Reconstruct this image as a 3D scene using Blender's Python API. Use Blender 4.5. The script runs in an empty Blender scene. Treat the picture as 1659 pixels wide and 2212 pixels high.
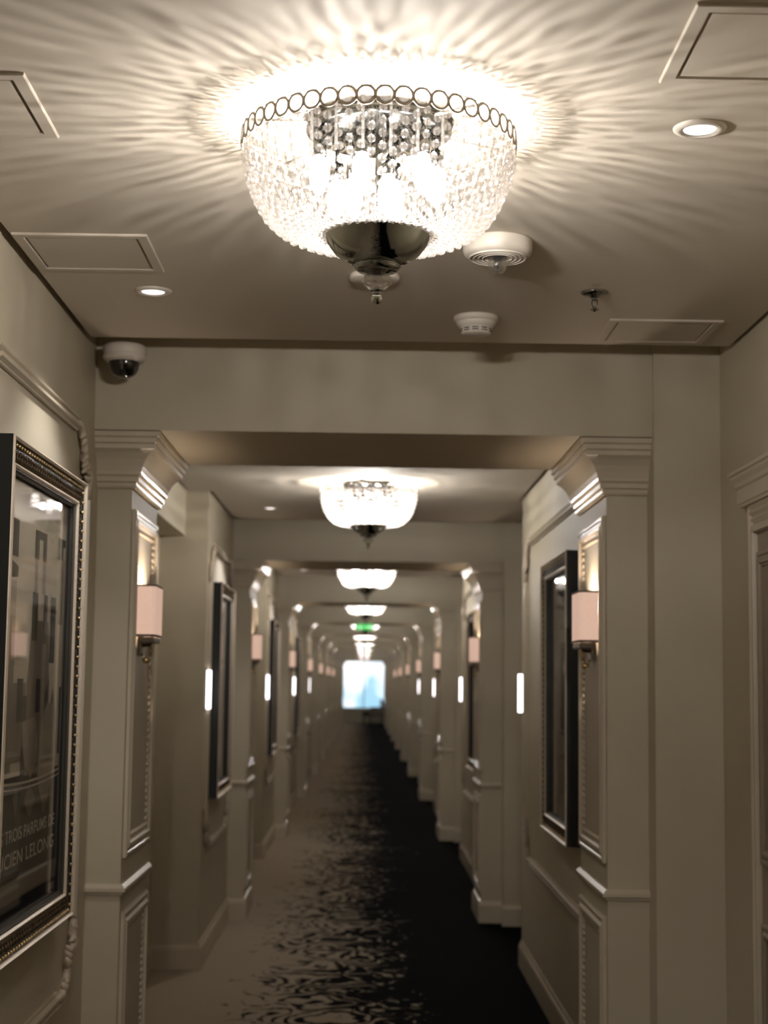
import bpy, bmesh, math, random
from mathutils import Vector, Matrix
random.seed(7)
C = bpy.context.scene.collection
SC = bpy.context.scene
PI = math.pi
L = 5.06                                  # one bay of the corridor

# ------------------------------------------------------------------ camera, sky, exposure
cam_d = bpy.data.cameras.new('camera'); cam = bpy.data.objects.new('camera', cam_d); C.objects.link(cam)
SC.camera = cam
F_PX = 3386.0
cam_d.sensor_fit = 'VERTICAL'; cam_d.sensor_height = 36.0
cam_d.lens = F_PX / 2212.0 * 36.0
cam_d.clip_start = 0.05; cam_d.clip_end = 500
_f = Vector((785 - 829.5, 1106 - 1475, -F_PX)).normalized()         # corridor axis seen from the camera
_u = Vector((math.sin(.0136), math.cos(.0136), 0)); _u = (_u - _f * _u.dot(_f)).normalized()
_r = _f.cross(_u)
cam.matrix_world = Matrix.Translation((0, 0, 1.46)) @ Matrix((_r, _f, _u)).to_4x4()
cam_d.dof.use_dof = True
cam_d.dof.focus_distance = 3.1
cam_d.dof.aperture_fstop = cam_d.lens / 11.5
cam_d.dof.aperture_blades = 0

SC.view_settings.view_transform = 'Standard'
SC.view_settings.look = 'None'
SC.view_settings.gamma = 1.0
SC.view_settings.use_curve_mapping = False
SC.view_settings.exposure = 0.0
SC.cycles.use_denoising = True
SC.cycles.max_bounces = 8
SC.cycles.transparent_max_bounces = 24
SC.cycles.sample_clamp_indirect = 4.0
SC.cycles.caustics_reflective = False
SC.cycles.caustics_refractive = False

CH_NEXT = 50.0      # watts of the second chandelier
CH_FAR = 28.0       # watts of the further ones, dimmed
CH_BACK_FILL = 215.0     # watts of the unseen one added behind the camera, boosted as fill
CH_W = 79.0         # watts of one whole chandelier
SC_W = 5.0          # watts of one wall sconce
DL_W = 2.0          # watts of one downlight
LAMP = (1.0, .945, .885)

w = bpy.data.worlds.new('sky'); SC.world = w; w.use_nodes = True
nt = w.node_tree; nt.nodes.clear()
o_ = nt.nodes.new('ShaderNodeOutputWorld'); bg = nt.nodes.new('ShaderNodeBackground')
tc = nt.nodes.new('ShaderNodeTexCoord'); nz = nt.nodes.new('ShaderNodeTexNoise'); cr = nt.nodes.new('ShaderNodeValToRGB')
nz.inputs['Scale'].default_value = 26.0; nz.inputs['Detail'].default_value = 3.0
cr.color_ramp.elements[0].position = .42; cr.color_ramp.elements[0].color = (.27, .46, .58, 1)
cr.color_ramp.elements[1].position = .56; cr.color_ramp.elements[1].color = (1.0, .97, .99, 1)
bg.inputs['Strength'].default_value = 1.9
nt.links.new(tc.outputs['Generated'], nz.inputs['Vector']); nt.links.new(nz.outputs['Fac'], cr.inputs['Fac'])
nt.links.new(cr.outputs['Color'], bg.inputs['Color']); nt.links.new(bg.outputs['Background'], o_.inputs['Surface'])

# ------------------------------------------------------------------ materials
def lin(c):
    return tuple((v / 12.92 if v <= .04045 else ((v + .055) / 1.055) ** 2.4) for v in (x / 255 for x in c))
def mat(name, rgb, rough=.5, metal=0.0, var=.06, vscale=9.0, spec=.5, emit=None, estr=0.0, bump=0.0, bscale=200.0, coat=0.0):
    m = bpy.data.materials.new(name); m.use_nodes = True
    t = m.node_tree; b = t.nodes['Principled BSDF']
    n = t.nodes.new('ShaderNodeTexNoise'); n.inputs['Scale'].default_value = vscale; n.inputs['Detail'].default_value = 4
    g = t.nodes.new('ShaderNodeTexCoord'); t.links.new(g.outputs['Object'], n.inputs['Vector'])
    r = t.nodes.new('ShaderNodeValToRGB')
    c = lin(rgb)
    r.color_ramp.elements[0].position = .3; r.color_ramp.elements[1].position = .7
    r.color_ramp.elements[0].color = (*[v * (1 - var) for v in c], 1)
    r.color_ramp.elements[1].color = (*[min(1, v * (1 + var)) for v in c], 1)
    t.links.new(n.outputs['Fac'], r.inputs['Fac']); t.links.new(r.outputs['Color'], b.inputs['Base Color'])
    b.inputs['Roughness'].default_value = rough; b.inputs['Metallic'].default_value = metal
    b.inputs['Specular IOR Level'].default_value = spec; b.inputs['Coat Weight'].default_value = coat
    if emit:
        b.inputs['Emission Color'].default_value = (*emit, 1); b.inputs['Emission Strength'].default_value = estr
    if bump:
        n2 = t.nodes.new('ShaderNodeTexNoise'); n2.inputs['Scale'].default_value = bscale
        t.links.new(g.outputs['Object'], n2.inputs['Vector'])
        bp = t.nodes.new('ShaderNodeBump'); bp.inputs['Strength'].default_value = bump; bp.inputs['Distance'].default_value = .002
        t.links.new(n2.outputs['Fac'], bp.inputs['Height']); t.links.new(bp.outputs['Normal'], b.inputs['Normal'])
    return m
def mix_mat(name, kind, fac, rgb=(1, 1, 1), rough=.05, emit=0.0, ior=1.5, gem=.5):
    """thin clear things: transparent + gloss by Fresnel, optionally some translucent body and glow"""
    m = bpy.data.materials.new(name); m.use_nodes = True
    t = m.node_tree; t.nodes.clear(); N = t.nodes.new; K = t.links.new
    out = N('ShaderNodeOutputMaterial'); tr = N('ShaderNodeBsdfTransparent'); gl = N('ShaderNodeBsdfGlossy'); gl.inputs['Roughness'].default_value = rough
    fr = N('ShaderNodeFresnel'); gm = N('ShaderNodeNewGeometry'); mi = N('ShaderNodeMapRange')
    mi.inputs[3].default_value = ior; mi.inputs[4].default_value = 1 / ior          # no false inner mirror on the back faces
    K(gm.outputs['Backfacing'], mi.inputs[0]); K(mi.outputs[0], fr.inputs['IOR'])
    tr.inputs['Color'].default_value = (*rgb, 1)
    mx = N('ShaderNodeMixShader'); K(tr.outputs[0], mx.inputs[1]); K(gl.outputs[0], mx.inputs[2])
    body = mx
    if kind == 'pane':
        K(fr.outputs[0], mx.inputs[0])
    else:
        ad = N('ShaderNodeMath'); ad.operation = 'ADD'; ad.inputs[1].default_value = .08 if kind == 'gem' else .12; K(fr.outputs[0], ad.inputs[0]); K(ad.outputs[0], mx.inputs[0])
        tl = N('ShaderNodeBsdfTranslucent'); tl.inputs['Color'].default_value = (*rgb, 1)
        df = N('ShaderNodeBsdfDiffuse'); df.inputs['Color'].default_value = (*rgb, 1)
        m1 = N('ShaderNodeMixShader'); m1.inputs[0].default_value = .5; K(tl.outputs[0], m1.inputs[1]); K(df.outputs[0], m1.inputs[2])
        nz = N('ShaderNodeTexNoise'); nz.inputs['Scale'].default_value = 160; geo = N('ShaderNodeNewGeometry'); K(geo.outputs['Position'], nz.inputs['Vector'])
        mr = N('ShaderNodeMapRange'); mr.inputs[3].default_value = fac * .6; mr.inputs[4].default_value = fac * 1.4; K(nz.outputs['Fac'], mr.inputs[0])
        if kind == 'gem':                                    # cut glass: part of the light goes straight on, part is bent by the facets
            gs = N('ShaderNodeBsdfGlass'); gs.inputs['IOR'].default_value = 1.5; gs.inputs['Roughness'].default_value = .03
            mg = N('ShaderNodeMixShader'); mg.inputs[0].default_value = gem; K(mx.outputs[0], mg.inputs[1]); K(gs.outputs[0], mg.inputs[2]); mx = mg
        m2 = N('ShaderNodeMixShader'); K(mr.outputs[0], m2.inputs[0]); K(mx.outputs[0], m2.inputs[1]); K(m1.outputs[0], m2.inputs[2])
        body = m2
    if emit:
        em = N('ShaderNodeEmission'); em.inputs['Color'].default_value = (*LAMP, 1); em.inputs['Strength'].default_value = emit
        ads = N('ShaderNodeAddShader'); K(body.outputs[0], ads.inputs[0]); K(em.outputs[0], ads.inputs[1]); body = ads
    K(body.outputs[0], out.inputs['Surface'])
    return m

M = {}
M['wall'] = mat('wall_paint', (192, 182, 161), .55, var=.03, vscale=2.0, bump=.15, bscale=350)
M['ceil'] = mat('ceiling_paint', (198, 188, 173), .75, var=.02, vscale=1.5, bump=.1, bscale=300)
M['trim'] = mat('trim_paint', (200, 189, 170), .27, var=.03, vscale=4.0)
M['plaster'] = mat('relief_plaster', (196, 182, 164), .4, var=.05, vscale=30)
M['chrome'] = mat('chrome', (150, 150, 146), .09, metal=1.0, var=.02)
M['dchrome'] = mat('smoked_chrome', (186, 188, 182), .10, metal=1.0, var=.03)
M['pewter'] = mat('pewter', (205, 194, 178), .4, metal=.2, var=.15, vscale=60)
M['brass'] = mat('dull_bronze', (84, 74, 60), .35, metal=.7, var=.1)
M['black'] = mat('black_lacquer', (14, 17, 17), .35, var=.2)
M['carve'] = mat('carved_bronze', (74, 60, 42), .42, metal=.6, var=.45, vscale=120)
M['gold'] = mat('gilt', (205, 180, 135), .3, metal=.9, var=.15, vscale=60)
M['silver'] = mat('silver_leaf', (232, 218, 200), .42, metal=.25, var=.08, vscale=40)
M['groove'] = mat('dark_groove', (52, 48, 40), .45, var=.2)
M['pane'] = mix_mat('picture_glass', 'pane', 0, rough=.015, ior=1.62)
M['wpane'] = mix_mat('window_glass', 'pane', 0, rough=.01, rgb=(.97, .99, 1))
M['crystal'] = mix_mat('cut_crystal', 'gem', .03, rgb=(1, .97, .95), rough=.06, gem=.42)
M['crystal_far'] = mix_mat('cut_crystal_soft', 'gem', .45, rgb=(1, .97, .95), rough=.06, gem=.42)
M['disc'] = mix_mat('thin_crystal', 'gem', .03, rgb=(.95, .93, .90), rough=.05, gem=.30)
M['clear'] = mix_mat('clear_crystal', 'gem', .05, rgb=(.97, .95, .92), rough=.05, gem=.25)
M['bulb'] = mix_mat('frosted_bulb', 'bead', .10, emit=.9)
M['shade'] = mat('shade_fabric', (226, 198, 176), .9, var=.05, vscale=90, emit=(1.0, .66, .52), estr=.5)
M['white'] = mat('white_plastic', (214, 206, 194), .45, var=.02)
M['slot'] = mat('dark_slot', (30, 28, 25), .7)
M['dome'] = mat('smoked_dome', (6, 7, 8), .06, coat=1.0)
M['glow'] = mat('lit_lens', (255, 245, 240), .4, emit=(1, .93, .92), estr=3.2)
M['strip'] = mat('lit_opal', (255, 245, 240), .4, emit=(1, .93, .95), estr=4.0)
M['green'] = mat('exit_green', (30, 150, 60), .4, emit=(.03, .62, .1), estr=.9)
M['exitw'] = mat('exit_white', (230, 240, 230), .4, emit=(.75, 1, .78), estr=.9)
M['door'] = mat('door_paint', (150, 138, 122), .4, var=.03)
M['p_pale'] = mat('print_pale', (236, 222, 198), .7, var=.07, vscale=5)
M['p_mid'] = mat('print_mid', (142, 129, 110), .7, var=.1, vscale=12)
M['p_light'] = mat('print_light', (182, 168, 146), .7, var=.1, vscale=20)
M['p_dark'] = mat('print_dark', (44, 41, 35), .7, var=.15, vscale=20)
M['p_black'] = mat('print_black', (20, 21, 20), .7, var=.2, vscale=14)
M['p_white'] = mat('print_white', (236, 224, 204), .7, var=.03)
M['seat'] = mat('dark_upholstery', (34, 36, 40), .8, var=.15, vscale=60)
M['seatl'] = mat('grey_upholstery', (120, 112, 104), .8, var=.1, vscale=60)
M['wood'] = mat('dark_wood', (40, 30, 24), .4, var=.3, vscale=20)
M['sea'] = mat('blue_water', (52, 110, 145), .25, var=.2, vscale=.08)

def carpet_mat():
    m = bpy.data.materials.new('patterned_carpet'); m.use_nodes = True
    t = m.node_tree; b = t.nodes['Principled BSDF']; N = t.nodes.new; K = t.links.new
    g = N('ShaderNodeTexCoord')
    sx = N('ShaderNodeSeparateXYZ'); K(g.outputs['Object'], sx.inputs[0])
    # scrolling ornament: rings warped by noise
    wn = N('ShaderNodeTexNoise'); wn.inputs['Scale'].default_value = 3.2; wn.inputs['Detail'].default_value = 2.5; K(g.outputs['Object'], wn.inputs['Vector'])
    vm = N('ShaderNodeVectorMath'); vm.operation = 'MULTIPLY_ADD'; vm.inputs[1].default_value = (.55, .55, 0)
    K(wn.outputs['Color'], vm.inputs[0]); K(g.outputs['Object'], vm.inputs[2])
    vo = N('ShaderNodeTexVoronoi'); vo.inputs['Scale'].default_value = 2.3; K(vm.outputs[0], vo.inputs['Vector'])
    ml = N('ShaderNodeMath'); ml.operation = 'MULTIPLY'; ml.inputs[1].default_value = 40; K(vo.outputs['Distance'], ml.inputs[0])
    sn = N('ShaderNodeMath'); sn.operation = 'SINE'; K(ml.outputs[0], sn.inputs[0])
    n2 = N('ShaderNodeTexNoise'); n2.inputs['Scale'].default_value = 17; n2.inputs['Detail'].default_value = 3; K(vm.outputs[0], n2.inputs['Vector'])
    a1 = N('ShaderNodeMath'); a1.operation = 'MULTIPLY_ADD'; a1.inputs[1].default_value = .2; K(sn.outputs[0], a1.inputs[0]); K(n2.outputs['Fac'], a1.inputs[2])
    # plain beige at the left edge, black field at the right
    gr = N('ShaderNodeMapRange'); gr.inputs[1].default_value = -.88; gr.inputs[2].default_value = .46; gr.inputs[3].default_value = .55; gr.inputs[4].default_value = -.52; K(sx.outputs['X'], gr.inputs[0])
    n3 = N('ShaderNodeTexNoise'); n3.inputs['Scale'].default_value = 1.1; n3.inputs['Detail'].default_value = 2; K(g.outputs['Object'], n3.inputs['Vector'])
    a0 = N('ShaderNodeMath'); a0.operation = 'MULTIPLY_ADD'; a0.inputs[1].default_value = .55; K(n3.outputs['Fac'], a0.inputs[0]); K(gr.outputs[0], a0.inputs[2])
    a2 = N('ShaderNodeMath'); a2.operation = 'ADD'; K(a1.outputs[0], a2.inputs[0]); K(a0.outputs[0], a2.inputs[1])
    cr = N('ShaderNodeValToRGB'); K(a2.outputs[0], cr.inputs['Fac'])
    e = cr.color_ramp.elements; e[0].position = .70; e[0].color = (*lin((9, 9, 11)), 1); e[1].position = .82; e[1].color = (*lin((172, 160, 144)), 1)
    fz = N('ShaderNodeTexNoise'); fz.inputs['Scale'].default_value = 260; K(g.outputs['Object'], fz.inputs['Vector'])
    fm = N('ShaderNodeMapRange'); fm.inputs[3].default_value = .7; fm.inputs[4].default_value = 1.3; K(fz.outputs['Fac'], fm.inputs[0])
    mm = N('ShaderNodeVectorMath'); mm.operation = 'SCALE'; K(cr.outputs['Color'], mm.inputs[0]); K(fm.outputs[0], mm.inputs['Scale'])
    K(mm.outputs[0], b.inputs['Base Color']); b.inputs['Roughness'].default_value = .95; b.inputs['Specular IOR Level'].default_value = .03
    bp = N('ShaderNodeBump'); bp.inputs['Strength'].default_value = .5; bp.inputs['Distance'].default_value = .003; K(fz.outputs['Fac'], bp.inputs['Height']); K(bp.outputs['Normal'], b.inputs['Normal'])
    return m
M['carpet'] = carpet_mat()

# ------------------------------------------------------------------ mesh helpers
class MB:
    def __init__(s): s.v = []; s.f = []; s.sm = []
    def add(s, vs, fs, smooth=False):
        k = len(s.v); s.v += [tuple(p) for p in vs]; s.f += [tuple(i + k for i in f) for f in fs]; s.sm += [smooth] * len(fs); return s
    def box(s, x0, x1, y0, y1, z0, z1):
        vs = [(x, y, z) for x in (x0, x1) for y in (y0, y1) for z in (z0, z1)]
        return s.add(vs, [(0, 1, 3, 2), (4, 6, 7, 5), (0, 4, 5, 1), (2, 3, 7, 6), (0, 2, 6, 4), (1, 5, 7, 3)])
    def bbox(s, x0, x1, y0, y1, z0, z1, b=.004):
        """box with chamfered vertical-profile edges along x, y, z"""
        bm = bmesh.new(); bmesh.ops.create_cube(bm, size=1)
        for v in bm.verts:
            v.co = Vector(((x0 + x1) / 2 + v.co.x * (x1 - x0), (y0 + y1) / 2 + v.co.y * (y1 - y0), (z0 + z1) / 2 + v.co.z * (z1 - z0)))
        bmesh.ops.bevel(bm, geom=bm.edges[:], offset=b, segments=2, affect='EDGES')
        bm.verts.index_update()
        s.add([v.co[:] for v in bm.verts], [[v.index for v in f.verts] for f in bm.faces]); bm.free(); return s
    def lathe(s, prof, n=32, c=(0, 0, 0), smooth=True, cap0=False, cap1=False, axis='z'):
        vs = []; fs = []
        for i in range(n):
            a = 2 * PI * i / n
            for r, z in prof:
                p = (r * math.cos(a), r * math.sin(a), z)
                if axis == 'x': p = (p[2], p[0], p[1])
                if axis == 'y': p = (p[0], p[2], p[1])
                vs.append((c[0] + p[0], c[1] + p[1], c[2] + p[2]))
        k = len(prof)
        for i in range(n):
            j = (i + 1) % n
            for q in range(k - 1): fs.append((i * k + q, j * k + q, j * k + q + 1, i * k + q + 1))
        if cap0: fs.append(tuple(i * k for i in range(n)))
        if cap1: fs.append(tuple(i * k + k - 1 for i in range(n)))
        return s.add(vs, fs, smooth)
    def tube(s, pts, rad, n=8, closed=False, smooth=True):
        pts = [Vector(p) for p in pts]; m = len(pts); rs = rad if isinstance(rad, (list, tuple)) else [rad] * m
        vs = []; fs = []; up = None
        for i, p in enumerate(pts):
            a = pts[(i - 1) % m] if (closed or i > 0) else p; b = pts[(i + 1) % m] if (closed or i < m - 1) else p
            d = (b - a).normalized()
            if up is None: up = d.orthogonal().normalized()
            up = (up - d * up.dot(d)).normalized(); sd = d.cross(up)
            for j in range(n):
                t = 2 * PI * j / n; vs.append(p + (up * math.cos(t) + sd * math.sin(t)) * rs[i])
        for i in range(m if closed else m - 1):
            i2 = (i + 1) % m
            for j in range(n): fs.append((i * n + j, i * n + (j + 1) % n, i2 * n + (j + 1) % n, i2 * n + j))
        if not closed: fs += [tuple(range(n)), tuple((m - 1) * n + j for j in range(n))]
        return s.add(vs, fs, smooth)
    def ball(s, c, r, n=10, m=6, sc=(1, 1, 1), smooth=True):
        vs = [(c[0], c[1], c[2] + r * sc[2])]; fs = []
        for i in range(1, m):
            p = PI * i / m
            for j in range(n):
                a = 2 * PI * j / n; vs.append((c[0] + r * sc[0] * math.sin(p) * math.cos(a), c[1] + r * sc[1] * math.sin(p) * math.sin(a), c[2] + r * sc[2] * math.cos(p)))
        vs.append((c[0], c[1], c[2] - r * sc[2])); e = len(vs) - 1
        for j in range(n):
            j2 = (j + 1) % n; fs.append((0, 1 + j, 1 + j2)); fs.append((e, e - n + j2, e - n + j))
            for i in range(m - 2): fs.append((1 + i * n + j, 1 + (i + 1) * n + j, 1 + (i + 1) * n + j2, 1 + i * n + j2))
        return s.add(vs, fs, smooth)
    def sweep(s, path, closed, prof, mp, smooth=False):
        """mitred moulding: 2D path, profile of (offset to the right of the path, height), mp maps (a, b, h) to 3D"""
        m = len(path); P = [Vector(p) for p in path]; vs = []; fs = []; k = len(prof)
        for i in range(m):
            d1 = (P[i] - P[i - 1]).normalized() if (closed or i > 0) else None
            d2 = (P[(i + 1) % m] - P[i]).normalized() if (closed or i < m - 1) else None
            d1 = d1 or d2; d2 = d2 or d1
            n1 = Vector((d1.y, -d1.x)); n2 = Vector((d2.y, -d2.x)); q = (n1 + n2)
            q = q / max(.3, 1 + n1.dot(n2))
            for (o, h) in prof:
                a = P[i] + q * o; vs.append(mp(a.x, a.y, h))
        for i in range(m if closed else m - 1):
            i2 = (i + 1) % m
            for j in range(k): fs.append((i * k + j, i * k + (j + 1) % k, i2 * k + (j + 1) % k, i2 * k + j))
        if not closed: fs += [tuple(range(k)), tuple((m - 1) * k + j for j in range(k))]
        return s.add(vs, fs, smooth)
    def prism(s, poly, w0, w1, mp):
        n = len(poly); vs = [mp(a, b, w0) for a, b in poly] + [mp(a, b, w1) for a, b in poly]
        return s.add(vs, [tuple(range(n)), tuple(range(n, 2 * n))] + [(i, (i + 1) % n, n + (i + 1) % n, n + i) for i in range(n)])
    def mesh(s, name, m):
        me = bpy.data.meshes.new(name); me.from_pydata(s.v, [], s.f)
        bm = bmesh.new(); bm.from_mesh(me); bmesh.ops.recalc_face_normals(bm, faces=bm.faces[:]); bm.to_mesh(me); bm.free()
        me.polygons.foreach_set('use_smooth', s.sm); me.materials.append(M[m]); return me
    def build(s, name, m, parent=None):
        o = bpy.data.objects.new(name, s.mesh(name, m)); C.objects.link(o)
        if parent: o.parent = parent
        return o
def inst(name, me, parent, loc=(0, 0, 0), rot=(0, 0, 0), sc=(1, 1, 1)):
    o = bpy.data.objects.new(name, me); C.objects.link(o); o.parent = parent
    o.location = loc; o.rotation_euler = rot; o.scale = sc; return o
def tag(o, label, cat, group=None, kind=None):
    o['label'] = label; o['category'] = cat
    if group: o['group'] = group
    if kind: o['kind'] = kind
    return o
def empty(name, loc, rz=0):
    o = bpy.data.objects.new(name, None); C.objects.link(o); o.location = loc; o.rotation_euler = (0, 0, rz); o.empty_display_size = .05; return o
def copy_tree(o, parent=None):
    c = o.copy(); C.objects.link(c)
    if parent: c.parent = parent
    for ch in list(o.children): copy_tree(ch, c)
    return c
def lamp(parent, loc, watts, rad, color=LAMP):
    d = bpy.data.lights.new('lamp', 'POINT'); d.energy = watts; d.shadow_soft_size = rad; d.color = color
    o = bpy.data.objects.new('lamp', d); C.objects.link(o); o.parent = parent; o.location = loc; return o
ORD = ['nearest', 'second', 'third', 'fourth', 'fifth', 'sixth', 'seventh', 'eighth', 'ninth', 'tenth', 'eleventh', 'twelfth']
XYZ = lambda a, b, h: (a, b, h)
WALLMAP = lambda a, b, h: (h, a, b)        # a along the corridor, b up, h out of the left wall

# ------------------------------------------------------------------ the shell
XL, XR, XRL, XRR = -.825, .848, -1.076, 1.07     # walls and recess backs
Z_SLAB, Z_RAFT, Z_SOF = 2.51, 2.45, 2.213
NB = 11; Y_END = 57.6; Y_BACK = -4.6
b = MB().box(-1.5, 1.5, Y_BACK, Y_END + .3, -.12, 0)
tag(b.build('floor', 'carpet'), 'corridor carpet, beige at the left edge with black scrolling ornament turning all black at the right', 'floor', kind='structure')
b = MB().box(-1.5, 1.5, Y_BACK, Y_END + .3, Z_SLAB, Z_SLAB + .12)
ceil = tag(b.build('ceiling', 'ceil'), 'beige painted ceiling of the long corridor', 'ceiling', kind='structure')
def left_shaft(n): return 4.80 + L * n
lw = MB(); rw = MB()
for n in range(-2, NB):
    y = left_shaft(n)
    lw.box(-1.5, XRL, y + .56, y + 3.40, 0, Z_SLAB)                                   # recess back
    lw.box(-1.5, -.945, y + .56, y + 3.40, 2.215, Z_SLAB - .001)                        # bulkhead over the recess
    lw.box(-1.5, XL, max(Y_BACK, y + 3.40), min(Y_END, y + L + .56), 0, Z_SLAB)
    ye = y + (3.20 if n == -1 else 3.60)
    rw.box(XR, 1.5, max(Y_BACK, y + .53), ye, 0, Z_SLAB)
    rw.box(XRR, 1.5, ye, min(Y_END, y + L - .12), 0, Z_SLAB)
    if n < NB - 1: rw.box(.868, 1.5, y + L - .12, y + L + .56, 0, Z_SLAB)
tag(lw.build('wall_left', 'wall'), 'left beige corridor wall with door recesses between the pilasters', 'wall', kind='structure')
tag(rw.build('wall_right', 'wall'), 'right beige corridor wall with door recesses before the pilasters', 'wall', kind='structure')
b = MB().box(-1.5, 1.5, Y_BACK - .12, Y_BACK, -.12, Z_SLAB + .12)
tag(b.build('wall_back', 'wall'), 'plain beige wall closing the corridor behind the camera', 'wall', kind='structure')
b = MB()
b.box(-1.5, 1.5, Y_END, Y_END + .15, -.1, .5); b.box(-1.5, 1.5, Y_END, Y_END + .15, 2.37, Z_SLAB + .1)
b.box(-1.5, -.86, Y_END, Y_END + .15, .5, 2.37); b.box(.87, 1.5, Y_END, Y_END + .15, .5, 2.37)
tag(b.build('wall_end', 'wall'), 'wall around the window at the far end of the corridor', 'wall', kind='structure')
# dropped ceiling rafts with a shadow gap round them, one per bay
for n in range(-1, NB - 1):
    y = left_shaft(n)
    poly = [(XL + .02, y + .85), (XR - .02, y + .85), (XR - .02, y + (3.22 if n == -1 else 3.62)), (XRR - .015, y + (3.22 if n == -1 else 3.62)), (XRR - .015, y + L - .315), (XL + .02, y + L - .315),
            (XL + .02, y + 3.38), (-.93, y + 3.38), (-.93, y + .85)]
    o = MB().prism(poly, Z_RAFT, Z_SLAB + .01, XYZ).build('ceiling_raft', 'ceil', ceil)

# header beams
for n in range(-1, NB):
    y = left_shaft(n)
    o = MB().box(XL - .02, .868, y - .10, y + .66, Z_SOF, Z_SLAB + .02).build('beam', 'wall')
    lab = 'beige header beam crossing the corridor, %s from the camera' % ORD[n] if n >= 0 else 'beige header beam crossing the corridor behind the camera'
    tag(o, lab, 'beam', 'header beams', 'structure')

# baseboards along the walls (the pilasters carry their own)
BASE = [(0, 0), (.018, 0), (.018, .10), (.014, .112), (.008, .118), (.008, .13), (0, .13)]
b = MB()
for n in range(-1, NB):
    y = left_shaft(n)
    b.sweep([(XL, y + .57), (XRL, y + .57), (XRL, y + 3.40), (XL, y + 3.40), (XL, min(Y_END, y + L))], False, BASE, XYZ)
tag(b.build('baseboard_left', 'trim'), 'white moulded baseboard along the left wall', 'baseboard', kind='structure')
b = MB()
for n in range(-1, NB):
    y = left_shaft(n)
    b.sweep([(XR, y + (3.20 if n == -1 else 3.60)), (XR, y + .57)], False, BASE, XYZ)
    b.sweep([(.86, y + L - .12), (XRR, y + L - .12), (XRR, y + L - .26)], False, BASE, XYZ)
tag(b.build('baseboard_right', 'trim'), 'white moulded baseboard along the right wall', 'baseboard', kind='structure')

# end window
win = empty('window_1', (0, Y_END, 0)); tag(win, 'bright window with a pale blue view closing the far end of the corridor', 'window', kind='structure')
b = MB()
b.box(-.86, -.80, 0, .08, .5, 2.37); b.box(.81, .87, 0, .08, .5, 2.37); b.box(-.80, .81, 0, .08, .5, .56); b.box(-.80, .81, 0, .08, 2.31, 2.37)
b.build('window_frame', 'trim', win)
MB().box(-.80, .81, .035, .045, .56, 2.31).build('pane', 'wpane', win)
MB().bbox(-.90, .91, -.10, 0, .47, .50).build('window_sill', 'trim', win)
MB().box(.0, .035, .015, .07, .56, 2.31).build('mullion', 'trim', win)
b = MB().box(-400, 400, 58.5, 2000, -9.1, -9.0)
tag(b.build('sea', 'sea'), 'blue water far below, seen through the end window', 'sea', kind='structure')

# ------------------------------------------------------------------ pilasters
CAP = [(0, 2.045), (.010, 2.045), (.014, 2.052), (.014, 2.062), (.022, 2.066), (.022, 2.080), (.030, 2.086), (.031, 2.096), (.036, 2.112), (.046, 2.132),
       (.060, 2.149), (.070, 2.157), (.076, 2.160), (.076, 2.174), (.084, 2.178), (.084, 2.192), (.092, 2.196), (.092, 2.211), (0, 2.211)]
RAIL = [(0, .820), (.007, .820), (.009, .827), (.016, .830), (.016, .840), (.010, .846), (.005, .851), (0, .852)]
PBASE = [(0, 0), (.016, 0), (.016, .105), (.011, .118), (.006, .128), (0, .130)]
def frame_profile(w, h):
    return [(0, 0), (0, h * .55), (w * .12, h * .8), (w * .25, h * .8), (w * .32, h * .5), (w * .45, h * .55), (w * .62, h), (w * .8, h), (w * .9, h * .5), (w, h * .45), (w, 0)]
SCN = .29                                              # half length of a pilaster along the corridor
def make_pilaster():
    p = empty('pilaster', (-.72, 4.80 + SCN, 0))
    MB().box(-.125, 0, -SCN, SCN, 0, Z_SOF + .01).build('shaft', 'wall', p)
    path = [(-.125, -SCN), (0, -SCN), (0, SCN), (-.125, SCN)]
    MB().sweep(path, False, CAP, XYZ).build('capital', 'trim', p)
    MB().sweep(path, False, RAIL, XYZ).build('chair_rail', 'trim', p)
    MB().sweep(path, False, PBASE, XYZ).build('base', 'trim', p)
    pr = frame_profile(.05, .016)
    # closed frames on the inner face; clockwise so the profile runs inward
    for nm, (y0, y1, z0, z1) in (('upper_panel_moulding', (-.262, .262, .925, 1.985)), ('lower_panel_moulding', (-.262, .262, .19, .765))):
        f = MB().sweep([(y0, z0), (y0, z1), (y1, z1), (y1, z0)], True, pr, WALLMAP).build(nm, 'trim', p)
        bd = MB(); d = .058                                  # row of small beads inside the moulding
        cnt = int((z1 - z0 - 2 * d) / .022)
        for yy in (y0 + d, y1 - d):
            for i in range(cnt + 1): bd.ball((.001, yy, z0 + d + .022 * i), .0085, 6, 4)
        for i in range(int((y1 - y0 - 2 * d) / .022) + 1):
            for zz in (z0 + d, z1 - d): bd.ball((.001, y0 + d + .022 * i, zz), .0085, 6, 4)
        bo = bd.build('bead_row', 'trim', f); bo['kind'] = 'stuff'
    return p
pil = make_pilaster()
pil0 = pil
for n in range(0, NB):
    for side in (0, 1):
        o = pil if (n == 0 and side == 0) else copy_tree(pil0)
        o.location = ((-.72, .743)[side], 4.80 + SCN + L * n, 0); o.rotation_euler = (0, 0, PI * side)
        tag(o, 'beige pilaster with moulded capital on the %s wall, %s from the camera' % (('left', 'right')[side], ORD[n]), 'pilaster', 'pilasters along the corridor', 'structure')

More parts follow.
